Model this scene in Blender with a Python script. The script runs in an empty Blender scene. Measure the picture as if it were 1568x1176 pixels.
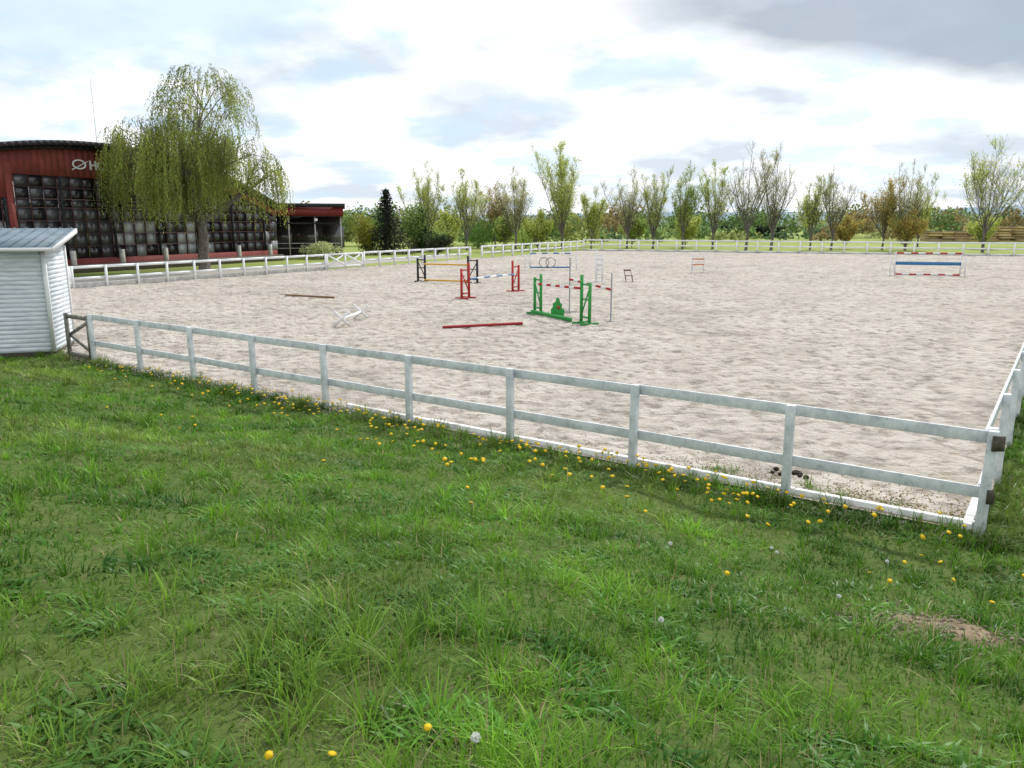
import bpy, math, random
import numpy as np
from mathutils import Vector, Matrix
R = np.random.default_rng(7)
random.seed(7)
scene = bpy.context.scene
SUN_AZ, SUN_EL = 25.0, 44.0     # azimuth from +Y toward +X
H = 3.5

# ---------------------------------------------------------------- node helpers
def new_mat(name):
    m = bpy.data.materials.new(name); m.use_nodes = True
    nt = m.node_tree
    return m, nt, nt.nodes["Principled BSDF"]
def ramp(nt, fac, stops):
    r = nt.nodes.new('ShaderNodeValToRGB'); e = r.color_ramp.elements
    while len(e) < len(stops): e.new(0.5)
    for i, (p, c) in enumerate(stops):
        e[i].position = p; e[i].color = (c[0], c[1], c[2], 1) if hasattr(c, '__len__') else (c, c, c, 1)
    nt.links.new(fac, r.inputs[0]); return r.outputs[0]
def math_(nt, op, a, b=None, clamp=False):
    n = nt.nodes.new('ShaderNodeMath'); n.operation = op; n.use_clamp = clamp
    for i, x in enumerate((a, b)):
        if x is None: continue
        if isinstance(x, (int, float)): n.inputs[i].default_value = x
        else: nt.links.new(x, n.inputs[i])
    return n.outputs[0]
def mixc(nt, fac, a, b, bt='MIX'):
    n = nt.nodes.new('ShaderNodeMix'); n.data_type = 'RGBA'; n.blend_type = bt
    for s, x in ((n.inputs[0], fac), (n.inputs[6], a), (n.inputs[7], b)):
        if isinstance(x, (int, float)): s.default_value = x
        elif isinstance(x, (tuple, list)): s.default_value = (x[0], x[1], x[2], 1)
        else: nt.links.new(x, s)
    return n.outputs[2]
def noise(nt, vec, scale, detail=5, rough=0.6):
    n = nt.nodes.new('ShaderNodeTexNoise'); n.inputs['Scale'].default_value = scale
    n.inputs['Detail'].default_value = detail; n.inputs['Roughness'].default_value = rough
    if vec is not None: nt.links.new(vec, n.inputs['Vector'])
    return n.outputs[0]
def pos(nt):
    return nt.nodes.new('ShaderNodeNewGeometry').outputs['Position']
def bump(nt, h, bs, strength=0.3, dist=0.02):
    b = nt.nodes.new('ShaderNodeBump'); b.inputs['Strength'].default_value = strength
    b.inputs['Distance'].default_value = dist
    nt.links.new(h, b.inputs['Height']); nt.links.new(b.outputs[0], bs.inputs['Normal'])
def pmat(name, c1, c2, scale=6, rough=0.6, bs=0.2, spec=0.3, lo=0.35, hi=0.65, stretch=None):
    m, nt, b = new_mat(name)
    p = pos(nt)
    if stretch:
        mp = nt.nodes.new('ShaderNodeMapping'); mp.inputs['Scale'].default_value = stretch
        nt.links.new(p, mp.inputs['Vector']); p = mp.outputs[0]
    n = noise(nt, p, scale, 4)
    nt.links.new(ramp(nt, n, [(lo, c1), (hi, c2)]), b.inputs['Base Color'])
    b.inputs['Roughness'].default_value = rough
    b.inputs['Specular IOR Level'].default_value = spec
    if bs: bump(nt, noise(nt, p, scale * 4, 3), b, bs)
    return m
def leaf_mat(name, trans=0.35, rough=0.6):
    m, nt, b = new_mat(name)
    a = nt.nodes.new('ShaderNodeAttribute'); a.attribute_name = 'Col'
    nt.links.new(a.outputs['Color'], b.inputs['Base Color'])
    b.inputs['Roughness'].default_value = rough; b.inputs['Specular IOR Level'].default_value = 0.2
    if trans <= 0: return m
    t = nt.nodes.new('ShaderNodeBsdfTranslucent'); nt.links.new(a.outputs['Color'], t.inputs[0])
    mx = nt.nodes.new('ShaderNodeMixShader'); mx.inputs[0].default_value = trans
    nt.links.new(b.outputs[0], mx.inputs[1]); nt.links.new(t.outputs[0], mx.inputs[2])
    nt.links.new(mx.outputs[0], nt.nodes['Material Output'].inputs[0])
    return m

# ---------------------------------------------------------------- mesh helper
class M:
    def __init__(s): s.v = []; s.f = []; s.n = 0; s.c = []
    def add(s, v, f, mi=0, col=(1, 1, 1)):
        v = np.asarray(v, float).reshape(-1, 3); f = np.asarray(f, int)
        if len(v) == 0: return
        c = np.asarray(col, float)
        if c.ndim == 1: c = np.tile(c, (len(v), 1))
        s.v.append(v); s.c.append(c); s.f.append((f + s.n, mi)); s.n += len(v)
    def box(s, c, size, ax=None, mi=0):
        x, y, z = [q / 2 for q in size]
        p = np.array([(-x,-y,-z),(x,-y,-z),(x,y,-z),(-x,y,-z),(-x,-y,z),(x,-y,z),(x,y,z),(-x,y,z)])
        if ax is not None: p = p @ np.asarray(ax, float)
        s.add(p + np.asarray(c, float), [(0,3,2,1),(4,5,6,7),(0,1,5,4),(1,2,6,5),(2,3,7,6),(3,0,4,7)], mi)
    def beam(s, a, b, w, t, mi=0, up=(0, 0, 1)):
        a = np.asarray(a, float); b = np.asarray(b, float); d = b - a; L = np.linalg.norm(d); d = d / L
        up = np.asarray(up, float)
        if abs(d @ up) > 0.98: up = np.array((1.0, 0, 0)) if abs(d[0]) < .9 else np.array((0, 1.0, 0))
        sd = np.cross(d, up); sd /= np.linalg.norm(sd); u = np.cross(sd, d)
        s.box((a + b) / 2, (L, t, w), np.array([d, sd, u]), mi)
    def tube(s, pts, rad, n=6, mi=0, col=(1, 1, 1), cap=True):
        pts = np.asarray(pts, float); m = len(pts); rad = np.broadcast_to(np.asarray(rad, float), (m,))
        t = np.gradient(pts, axis=0); t /= np.linalg.norm(t, axis=1)[:, None] + 1e-9
        ref = np.array((0.3, 0.95, 0.05)) if abs(t[0][1]) < .9 else np.array((1.0, 0, 0))
        u = np.cross(t, ref); u /= np.linalg.norm(u, axis=1)[:, None] + 1e-9; w = np.cross(t, u)
        a = np.arange(n) * 2 * math.pi / n
        v = pts[:, None] + rad[:, None, None] * (np.cos(a)[None, :, None] * u[:, None] + np.sin(a)[None, :, None] * w[:, None])
        f = [(i*n+j, i*n+(j+1) % n, (i+1)*n+(j+1) % n, (i+1)*n+j) for i in range(m-1) for j in range(n)]
        s.add(v.reshape(-1, 3), f, mi, col)
        if cap and n >= 5:
            base = s.n - m*n
            s.f.append((np.array([[base+j for j in range(n)]]), mi)); s.f.append((np.array([[base+(m-1)*n+j for j in range(n)]]), mi))
    def build(s, name, mats, parent=None, smooth=False):
        me = bpy.data.meshes.new(name)
        v = np.concatenate(s.v); me.vertices.add(len(v)); me.vertices.foreach_set('co', v.ravel().astype(np.float32))
        loops = np.concatenate([f.ravel() for f, _ in s.f]); tot = np.concatenate([np.full(len(f), f.shape[1]) for f, _ in s.f])
        mi = np.concatenate([np.full(len(f), m) for f, m in s.f])
        me.loops.add(len(loops)); me.loops.foreach_set('vertex_index', loops.astype(np.int32))
        st = np.concatenate([[0], np.cumsum(tot)[:-1]])
        me.polygons.add(len(tot)); me.polygons.foreach_set('loop_start', st.astype(np.int32))
        me.polygons.foreach_set('material_index', mi.astype(np.int32))
        me.update(calc_edges=True)
        c = np.concatenate(s.c); at = me.color_attributes.new('Col', 'FLOAT_COLOR', 'POINT')
        at.data.foreach_set('color', np.concatenate([c, np.ones((len(c), 1))], 1).ravel().astype(np.float32))
        if smooth: me.polygons.foreach_set('use_smooth', np.ones(len(tot), bool))
        for m in mats: me.materials.append(m)
        o = bpy.data.objects.new(name, me); scene.collection.objects.link(o)
        if parent: o.parent = parent
        return o
def empty(name, loc=(0, 0, 0), rz=0):
    e = bpy.data.objects.new(name, None); e.location = loc; e.rotation_euler = (0, 0, rz)
    scene.collection.objects.link(e); return e
def unit(v): v = np.asarray(v, float); return v / np.linalg.norm(v)

_g = R.random((256, 256))
def vnoise(x, y, sc):
    x = np.asarray(x) / sc + 500; y = np.asarray(y) / sc + 500
    xi = np.floor(x).astype(int); yi = np.floor(y).astype(int); fx = x - xi; fy = y - yi
    fx = fx*fx*(3-2*fx); fy = fy*fy*(3-2*fy)
    g = lambda a, b: _g[a % 256, b % 256]
    return (g(xi, yi)*(1-fx)+g(xi+1, yi)*fx)*(1-fy)+(g(xi, yi+1)*(1-fx)+g(xi+1, yi+1)*fx)*fy

# ---------------------------------------------------------------- layout
C = np.array((5.34, 8.30)); ND = np.array((-.8173, .5759)); NN = np.array((.5759, .8173))
LC = np.array((-29.4, 32.8)); FL = np.array((9.5, 104.0)); FR = np.array((59.5, 84.0))
def dout(x, y): return 9.86 - (np.asarray(x)*NN[0] + np.asarray(y)*NN[1])
def hz(x, y):
    d = dout(x, y); s = np.clip(d/10.5, 0, 1); s2 = s*s*(3-2*s)
    z = 1.9*s2 + np.clip(d-10.5, 0, 60)*0.02
    m = np.clip(d/1.5, 0, 1)
    return z + m*((vnoise(x, y, 1.1)-.5)*.13 + (vnoise(x, y, 3.1)-.5)*.16)

# ---------------------------------------------------------------- materials
def weathered():
    m, nt, b = new_mat('weathered_white_paint')
    p = pos(nt)
    n1 = noise(nt, p, 4, 8, .75); n2 = noise(nt, p, 60, 4, .7)
    c = ramp(nt, n1, [(.3, (.36,.39,.40)), (.46, (.58,.61,.63)), (.62, (.75,.77,.78))])
    chip = ramp(nt, noise(nt, p, 18, 8, .78), [(.34, 1.0), (.38, 0.0)])
    c = mixc(nt, chip, c, (.18,.17,.15))
    nt.links.new(c, b.inputs['Base Color']); b.inputs['Roughness'].default_value = .6
    bump(nt, n2, b, .4, .01); return m
wpaint = weathered()
far_white = pmat('white_rail_paint', (.74,.76,.76), (.84,.85,.85), 3, .5, 0)
concrete = pmat('concrete_kerb', (.36,.35,.32), (.56,.54,.50), 4, .8, .3)
kerbwhite = pmat('whitewashed_kerb', (.50,.50,.48), (.82,.81,.78), 5, .7, .3, lo=.36, hi=.52)
dark_wood = pmat('dark_weathered_wood', (.06,.05,.04), (.14,.12,.09), 12, .8, .3)
def plain(name, c, rough=.5, k=.8): return pmat(name, tuple(q*k for q in c), c, 8, rough, .1)
red_p = plain('red_paint', (.48,.03,.025)); dred_p = plain('faded_red_paint', (.34,.025,.03), .7); green_p = plain('green_paint', (.035,.32,.06)); black_p = plain('black_paint', (.015,.018,.025))
yellow_p = plain('yellow_paint', (.70,.42,.03)); blue_p = plain('blue_paint', (.05,.20,.42)); jw = plain('jump_white_paint', (.80,.80,.80), .5, .93)
grey_p = plain('grey_metal', (.30,.31,.32)); brown_p = plain('brown_wood', (.26,.15,.08)); orange_p = plain('orange_paint', (.65,.20,.07))
bark = pmat('bark', (.08,.068,.058), (.19,.165,.14), 6, .9, .3)
leafm = leaf_mat('leaves', .45); grassm = leaf_mat('grass_blades', .35, .45)

# ---------------------------------------------------------------- ground
def ground_mat():
    m, nt, b = new_mat('meadow_ground')
    p = pos(nt); sp = nt.nodes.new('ShaderNodeSeparateXYZ'); nt.links.new(p, sp.inputs[0])
    n1 = noise(nt, p, 1.3, 6); n2 = noise(nt, p, .06, 5); n3 = noise(nt, p, 14, 6)
    near = ramp(nt, n1, [(.35, (.05,.10,.016)), (.55, (.08,.14,.026)), (.75, (.12,.13,.05))])
    near = mixc(nt, .35, near, ramp(nt, n3, [(.3, (.03,.045,.012)), (.7, (.15,.16,.055))]))
    far = ramp(nt, n2, [(.35, (.21,.28,.06)), (.5, (.29,.34,.09)), (.7, (.36,.36,.14))])
    far = mixc(nt, .3, far, ramp(nt, noise(nt, p, .9, 5), [(.3, (.12,.20,.03)), (.7, (.36,.38,.13))]))
    f = math_(nt, 'MULTIPLY', math_(nt, 'SUBTRACT', sp.outputs[1], 50.0), .05, clamp=True)
    nt.links.new(mixc(nt, f, near, far), b.inputs['Base Color'])
    b.inputs['Roughness'].default_value = .95; b.inputs['Specular IOR Level'].default_value = .1
    bump(nt, n3, b, .6, .05); return m
def grid_faces(nx, ny):
    i, j = np.meshgrid(np.arange(nx-1), np.arange(ny-1)); b0 = (j*nx+i).ravel()
    return np.stack([b0, b0+1, b0+nx+1, b0+nx], 1)
ax1 = np.concatenate([-np.geomspace(30, 6000, 22)[::-1], np.arange(-29, 29.01, .33), np.geomspace(30, 6000, 22)])
ay1 = np.concatenate([-np.geomspace(12, 3000, 14)[::-1], np.arange(-11, 34, .33), np.geomspace(35, 6000, 30)])
X, Y = np.meshgrid(ax1, ay1); Z = hz(X, Y)
g = M(); g.add(np.stack([X, Y, Z], -1).reshape(-1, 3), grid_faces(len(ax1), len(ay1)))
g.build('ground', [ground_mat()], smooth=True)

def sand_mat():
    m, nt, b = new_mat('riding_arena_sand')
    p = pos(nt)
    big = noise(nt, p, .12, 3); mid = noise(nt, p, .8, 4, .6); pr = noise(nt, p, 3.4, 3, .6); fine = noise(nt, p, 55, 2, .7)
    a = nt.nodes.new('ShaderNodeAttribute'); a.attribute_name = 'Col'
    c = ramp(nt, big, [(.35, (.55,.495,.43)), (.65, (.62,.565,.50))])
    c = mixc(nt, ramp(nt, pr, [(.36, .85), (.48, 0.0)]), c, (.32,.27,.22))
    c = mixc(nt, ramp(nt, mid, [(.38, .55), (.54, 0.0)]), c, (.42,.37,.315))
    c = mixc(nt, ramp(nt, fine, [(.35, .35), (.6, 0.0)]), c, (.37,.32,.27))
    c = mixc(nt, 1.0, c, a.outputs['Color'], 'MULTIPLY')
    nt.links.new(c, b.inputs['Base Color']); b.inputs['Roughness'].default_value = .95; b.inputs['Specular IOR Level'].default_value = .1
    hgt = math_(nt, 'ADD', math_(nt, 'MULTIPLY', pr, 1.5), math_(nt, 'ADD', math_(nt, 'MULTIPLY', mid, .8), math_(nt, 'MULTIPLY', fine, .12)))
    bump(nt, hgt, b, 1.0, .18); return m
us = np.concatenate([np.arange(0, .56, .0022), np.linspace(.56, 1, 130)])
vs = np.concatenate([np.arange(0, .22, .0011), np.arange(.22, .5, .003), np.linspace(.5, 1, 60)])
U, V = np.meshgrid(us, vs)
P = (C*(1-U)[..., None]+LC*U[..., None])*(1-V)[..., None] + (FR*(1-U)[..., None]+FL*U[..., None])*V[..., None]
px_, py_ = P[..., 0], P[..., 1]
hn = vnoise(px_+11, py_-7, .25); hn2 = vnoise(px_-31, py_+17, .45); hn3 = vnoise(px_, py_, 1.4)
churn = -.07*np.clip(hn-.56, 0, 1)*2.3 - .06*np.clip(hn2-.56, 0, 1)*2 + .025*hn3+.016*vnoise(px_, py_, .13)
edge = np.minimum(dout(px_, py_)*-1, 1e9)
nr = np.array((unit(FR-C)[1], -unit(FR-C)[0])); e_r = -((px_-C[0])*nr[0]+(py_-C[1])*nr[1])
track = np.clip(1-np.abs(e_r-1.2-.25*np.sin(py_*.3))/.9, 0, 1)
churn = churn*(1-.7*track)
rut = np.zeros_like(px_)
cx_, cy_ = C+ND*8.5+NN*9.0
for rad_ in (6.2, 6.5, 7.9, 8.2):
    dd = np.abs(np.hypot(px_-cx_, py_-cy_)-rad_-.3*(vnoise(px_, py_, 3)-.5)); rut = np.maximum(rut, np.clip(1-dd/.13, 0, 1)*(px_ > cx_-2)*(py_ < cy_+3))
churn -= .02*rut
fade = np.clip(edge/.4, 0, 1)
sandz = np.maximum(.045+churn*fade, .012)
big2 = np.clip(vnoise(px_+80, py_-12, 2.7)*.6+vnoise(px_-9, py_+40, .9)*.4, 0, 1)
col = np.ones(px_.shape+(3,))*(1-.24*np.clip((hn-.60)*5, 0, 1)-.10*rut-.13*np.clip((big2-.5)*4, 0, 1)+.05*track)[..., None]
dirt = np.clip(1.1-np.hypot(e_r-.3, edge-.2)/2.6, 0, 1)*np.clip(vnoise(px_, py_, .5)*2-.5, 0, 1)
col = col*(1-dirt[..., None])+col*np.array((.62,.58,.48))*dirt[..., None]
s = M(); s.add(np.stack([px_, py_, sandz], -1).reshape(-1, 3), grid_faces(len(us), len(vs))[:, ::-1], 0, col.reshape(-1, 3))
s.build('riding_arena_sand', [sand_mat()], smooth=True)

# ---------------------------------------------------------------- fences
P3 = lambda p, z: (p[0], p[1], z)
def fence(name, a, b, n, h, mats, rails, pw=.10, rh=.14, rt=.035, side=1, jitter=.0):
    a = np.asarray(a, float); b = np.asarray(b, float); m = M()
    d = unit(b-a); nrm = np.array((-d[1], d[0]))*side
    ax = np.array([(d[0], d[1], 0), (nrm[0], nrm[1], 0), (0, 0, 1)])
    P = [a+(b-a)*k/n for k in range(n+1)]
    for k, p in enumerate(P):
        j1, j2 = R.normal(0, jitter, 2)
        A = ax + np.array([(0, 0, 0), (0, 0, 0), (j1, j2, 0)])
        m.box((p[0], p[1], h/2-.05), (pw, pw*.9, h+.1), A, 0)
    for k in range(n):
        for r in rails:
            z1 = r+R.normal(0, jitter*.5); z2 = r+R.normal(0, jitter*.5)
            o = nrm*(pw*.45+rt/2+.003); gp = d*.004
            p, q_ = P[k]+o+gp, P[k+1]+o-gp
            m.beam((p[0], p[1], z1), (q_[0], q_[1], z2), rh, rt, 0)
    o = m.build(name, mats)
    if jitter:
        bm = o.modifiers.new('bevel', 'BEVEL'); bm.width = .006; bm.segments = 2
    return o
nearL = C+ND*2.19*9
RD = unit(FR-C)
fence('paddock_fence', nearL, C, 9, 1.25, [wpaint], [1.165, .50], pw=.105, rh=.14, side=1, jitter=.012)
fence('paddock_fence', C+RD*.14, C+RD*(.14+2.19*43), 43, 1.25, [wpaint], [1.165, .50], pw=.105, rh=.14, side=1, jitter=.012)
A = np.array((-23.94, 42.4)); LD = unit(np.array((-4.14, 77.6))-A)
fence('white_rail_fence', A, A+LD*19.8, 10, 1.25, [far_white], [1.17, .55], pw=.11, rh=.16, side=1)
fence('white_rail_fence', A+LD*24.3, A+LD*40.4, 8, 1.3, [far_white], [1.22, .6], pw=.14, rh=.17, side=1)
fence('white_rail_fence', A+LD*42.6, FL, 12, 1.35, [far_white], [1.27, .62], pw=.15, rh=.17, side=1)
fence('white_rail_fence', FL, FR, 22, 1.5, [far_white], [1.42, .80, .16], pw=.15, rh=.17, side=1)
def xgate(name, a, b, h, mat, x2=2, w=.11):
    a = np.asarray(a); b = np.asarray(b); m = M()
    m.beam(P3(a, h), P3(b, h), w, .05, 0); m.beam(P3(a, .25), P3(b, .25), w, .05, 0)
    d = unit(b-a); nrm = np.array((-d[1], d[0]))
    for k in range(x2+1):
        p = a+(b-a)*k/x2; m.beam(P3(p, .1), P3(p, h+.03), w*1.1, .062, 0, up=(d[0], d[1], 0))
    for k in range(x2):
        p = a+(b-a)*k/x2; r = a+(b-a)*(k+1)/x2
        m.beam(P3(p+nrm*.06, .3), P3(r+nrm*.06, h-.05), w*.9, .03); m.beam(P3(p-nrm*.06, h-.05), P3(r-nrm*.06, .3), w*.9, .03)
    return m.build(name, [mat])
xgate('white_gate', A+LD*20.0, A+LD*24.1, 1.2, far_white, 2, .14)
xgate('white_gate', A-LD*3.2, A-LD*.15, 1.2, far_white, 2, .14)
fence('white_rail_fence', LC, A-LD*3.3, 3, 1.25, [far_white], [1.17, .55], pw=.11, rh=.16, side=1)
gm = M(); gA = nearL+ND*.12; gB = nearL+ND*1.25
for z in (1.12, .12): gm.beam(P3(gA, z), P3(gB, z), .10, .05)
gm.beam(P3(gA, .1), P3(gA, 1.2), .09, .062); gm.beam(P3(gB, .1), P3(gB, 1.2), .09, .062)
gm.beam(P3(gA+NN*.05, .2), P3(gB+NN*.05, .62), .08, .03); gm.beam(P3(gA+NN*.05, 1.05), P3(gB+NN*.05, .62), .08, .03)
gm.build('wooden_gate', [pmat('grey_gate_wood', (.14,.13,.11), (.30,.29,.26), 8, .8, .3)])

def kerb(name, a, b, w, h, mat, off=0.0, seg=2.0):
    a = np.asarray(a, float); b = np.asarray(b, float); d = unit(b-a); nrm = np.array((-d[1], d[0])); m = M()
    L = np.linalg.norm(b-a); n = max(1, int(L/seg))
    for k in range(n):
        p = a+d*(L*k/n+.006)+nrm*(off+R.normal(0, .006)); r = a+d*(L*(k+1)/n-.006)+nrm*(off+R.normal(0, .006))
        m.beam((p[0], p[1], h/2-.1+R.normal(0, .006)), (r[0], r[1], h/2-.1), h+.2, w)
    o = m.build(name, [mat]); bm = o.modifiers.new('bevel', 'BEVEL'); bm.width = .01; bm.segments = 2; return o
kerb('arena_kerb', C+ND*10.5, C, .09, .12, kerbwhite, off=.14)
kerb('arena_kerb', LC, C+ND*10.6, .09, .05, concrete, off=.14)
kerb('arena_kerb', C, C+RD*95, .10, .12, kerbwhite, off=.14)
kerb('arena_kerb', A-LD*5, A+LD*20, .25, .30, concrete, off=.2, seg=3)
kerb('arena_kerb', FL, FR, .2, .14, concrete, off=.2, seg=4)
cm = M()
cm.box((C[0]+.035, C[1]-.070, 1.12), (.13, .03, .17), None, 0); cm.box((C[0]+.02, C[1]-.070, .50), (.07, .028, .16), None, 0)
cm.build('fence_corner_bracket', [dark_wood])

# ---------------------------------------------------------------- shed
sh = empty('clapboard_shed', (-12.3, 20.6, 0), math.atan2(.29, .957))
m = M(); Wd, Dp = 3.4, 2.1
def roofz(y): return 2.86+ (y+.35)*.165
for k in range(24):
    z = .14+k*.118
    if z+.12 < roofz(0)+.02:
        m.box((-Wd/2, -.010, z+.058), (Wd-.12, .022, .122), np.array([(1,0,0),(0,1,.0),(0,-.07,1)]), 0)
    m.box((-.010, Dp/2, z+.058), (.022, Dp-.1, .122), np.array([(1,0,0),(0,1,0),(.07,0,1)]), 0)
m.box((-Wd/2, Dp/2, 1.5), (Wd-.08, Dp-.08, 2.66), None, 1)
m.build('clapboard_walls', [pmat('white_clapboard', (.56,.62,.66), (.78,.82,.85), 2, .6, .15, stretch=(1,1,6)), dark_wood], sh)
m = M()
for x in (-.03, -Wd): m.box((x, -.02, 1.52), (.10, .07, 2.76), None, 0)
m.box((-.0, Dp, 1.52), (.07, .1, 2.76), None, 0)
m.build('corner_trim', [jw], sh)
m = M(); m.box((-Wd/2, Dp/2, .07), (Wd-.02, Dp-.02, .14)); m.build('plinth', [dark_wood], sh)
m = M()
y0, y1 = -.38, Dp+.38; x0, x1 = -Wd-.3, .28
zs = [roofz(y0), roofz(y1)]
v = [(x0,y0,zs[0]),(x1,y0,zs[0]),(x1,y1,zs[1]),(x0,y1,zs[1])]; v += [(a_,b_,c_+.05) for a_,b_,c_ in v]
m.add(v, [(0,3,2,1),(4,5,6,7),(0,1,5,4),(1,2,6,5),(2,3,7,6),(3,0,4,7)], 0)
for k in range(14):
    x = x0+.1+k*(x1-x0-.2)/13
    m.beam((x, y0+.01, zs[0]+.062), (x, y1-.01, zs[1]+.062), .03, .02, 0)
m.build('metal_roof', [pmat('blue_grey_sheet_roof', (.10,.14,.17), (.16,.22,.26), 3, .65, .05)], sh)
m = M()
m.beam((x0, y0-.016, zs[0]-.0), (x1, y0-.016, zs[0]-.0), .09, .03); m.beam((x1+.016, y0, zs[0]-.02), (x1+.016, y1, zs[1]-.02), .13, .03)
m.build('fascia', [jw], sh)

# ---------------------------------------------------------------- brick hall
def brick_mat():
    m, nt, b = new_mat('red_brick')
    tc = nt.nodes.new('ShaderNodeTexCoord'); mp = nt.nodes.new('ShaderNodeMapping'); mp.inputs['Rotation'].default_value = (math.pi/2, 0, 0)
    nt.links.new(tc.outputs['Object'], mp.inputs['Vector'])
    br = nt.nodes.new('ShaderNodeTexBrick'); nt.links.new(mp.outputs[0], br.inputs['Vector'])
    br.inputs['Scale'].default_value = 4; br.inputs['Color1'].default_value = (.20,.032,.026,1); br.inputs['Color2'].default_value = (.26,.048,.038,1); br.inputs['Mortar'].default_value = (.16,.05,.045,1)
    n = noise(nt, pos(nt), .8, 5)
    nt.links.new(mixc(nt, .6, br.outputs[0], ramp(nt, n, [(.3, (.55,.5,.5)), (.7, (1.1,1.1,1.1))]), 'MULTIPLY'), b.inputs['Base Color'])
    b.inputs['Roughness'].default_value = .85; return m
brick = brick_mat()
roofblack = pmat('black_roof_felt', (.012,.012,.014), (.03,.03,.033), 2, .7, .1)
def glass_mat(name, c, r):
    m, nt, b = new_mat(name); n = noise(nt, pos(nt), .5, 3)
    nt.links.new(ramp(nt, n, [(.35, tuple(q*.6 for q in c)), (.65, c)]), b.inputs['Base Color'])
    b.inputs['Roughness'].default_value = r; b.inputs['Specular IOR Level'].default_value = .7; return m
g1 = glass_mat('dark_glass', (.028,.028,.033), .04); g2 = glass_mat('grey_reflection_glass', (.085,.085,.095), .12); g3 = glass_mat('pale_reflection_glass', (.40,.41,.43), .2)  # grey and pale glass: reflections painted into the base colour
frame_p = plain('dark_red_window_frame', (.08,.03,.028))
hall = empty('brick_riding_hall', (-34.0, 52.0, 0), math.atan2(.91, .41))
T0, T1 = -12.0, 27.0
def rz(t): return 9.0-4.0*((t-8)/19.0)**2
m = M(); roof = M(); st = .5
ts = np.arange(T0, T1+.01, st)
def wtop(t): return min(6.8 if t > 1.4 else 5.2, rz(t)-.75)
def poly_slice(mm, t, z0a, z0b, z1a, z1b, y0, y1, mi=0, dt=st):
    v = [(t,y0,z0a),(t+dt,y0,z0b),(t+dt,y1,z0b),(t,y1,z0a),(t,y0,z1a),(t+dt,y0,z1b),(t+dt,y1,z1b),(t,y1,z1a)]
    mm.add(v, [(0,3,2,1),(4,5,6,7),(0,1,5,4),(1,2,6,5),(2,3,7,6),(3,0,4,7)], mi)
for t in ts[:-1]:
    a_, b_ = wtop(t+.01), wtop(t+st-.01)
    if t in (1.0,): b_ = a_
    poly_slice(m, t, a_, b_, rz(t), rz(t+st), 0, .3)
    poly_slice(roof, t, rz(t)+.0, rz(t+st)+.0, rz(t)+.32, rz(t+st)+.32, -.7, 26)
    poly_slice(roof, t, rz(t)-.22, rz(t+st)-.22, rz(t)-.003, rz(t+st)-.003, -.28, -.02)
m.box(((T0+T1)/2, .15, .5), (T1-T0, .3, 1.0))
m.box((T1-.15, 13, rz(T1)/2-.01), (.3, 25.6, rz(T1))); m.box((T0+.15, 13, rz(T0)/2-.01), (.3, 25.6, rz(T0)))
for t in (1.2,): m.box((t, .12, 3.9), (.45, .34, 5.6))
m.build('brick_walls', [brick], hall); roof.build('arched_roof', [roofblack], hall)
gl = M(); fr = M(); col = M()
rows = [1.0, 1.9, 2.8, 3.7, 4.6, 5.2, 6.0, 6.8]
cols = np.arange(T0+.3, T1-.2, 1.025)
for ci, a_ in enumerate(cols):
    tt = a_+.5125
    wt = wtop(tt)
    for r0, r1 in zip(rows[:-1], rows[1:]):
        if r0 >= wt-.1: continue
        r1 = min(r1, wt)
        rr = R.random(); mi = 0 if rr < .55 else 1
        refl_mask = vnoise(a_, r0*1.5, 2.6)  # noise picks the lower panes that get a painted pale reflection
        if r0 < 3.5 and refl_mask > .42 and R.random() < .65: mi = 2
        tl = R.normal(0, .012, 2)
        gl.box((tt, .16, (r0+r1)/2), (1.0, .02, r1-r0-.02), np.array([(1, tl[0], 0), (0, 1, 0), (0, tl[1], 1)]), mi)
    fr.box((a_, .10, (1+wt)/2), (.05, .06, wt-1), None, 0)
for r in rows[1:-1]:
    tmin = T0 if r < 5.3 else 1.4
    tmax = T1
    while wtop(tmax-.3) < r: tmax -= .5
    fr.box(((tmin+tmax)/2, .095, r), (tmax-tmin, .05, .05), None, 0)
for t in np.arange(-7.4, T1, 4.1):
    fr.box((t, .02, (1+wtop(t))/2), (.16, .12, wtop(t)-1), None, 1)
    col.box((t, -.5, .8), (.28, .28, 1.6))
gl.build('window_panes', [g1, g2, g3], hall); fr.build('window_frames', [frame_p, roofblack], hall)
m = M(); m.box(((T0+T1)/2, -.6, .3), (T1-T0, .25, .6)); m.build('low_brick_wall', [dark_wood], hall)
col.build('pale_pillars', [concrete], hall)
cu = bpy.data.curves.new('sign_letters', 'FONT'); cu.body = 'HORSE CLUB'; cu.size = .9; cu.extrude = .03; cu.offset = .02
to = bpy.data.objects.new('sign_letters', cu); scene.collection.objects.link(to); to.parent = hall
to.location = (7.3, -.06, 7.4); to.rotation_euler = (math.pi/2, 0, 0); cu.materials.append(jw)
m = M(); aa = np.linspace(0, 2*math.pi, 25)
m.tube([(6.5+.5*math.cos(a_), -.08, 7.7+.3*math.sin(a_)) for a_ in aa], .06, 5); m.tube([(5.9, -.08, 7.3), (7.2, -.08, 7.95)], .05, 5)
m.build('sign_emblem', [jw], hall)
m = M(); m.tube([(9.8, 2, 8.8), (9.8, 2, 14.3)], [.03, .012], 5); m.tube([(9.5, 2, 12.5), (10.1, 2, 12.5)], .012, 5); m.build('roof_antenna', [grey_p], hall)

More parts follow.
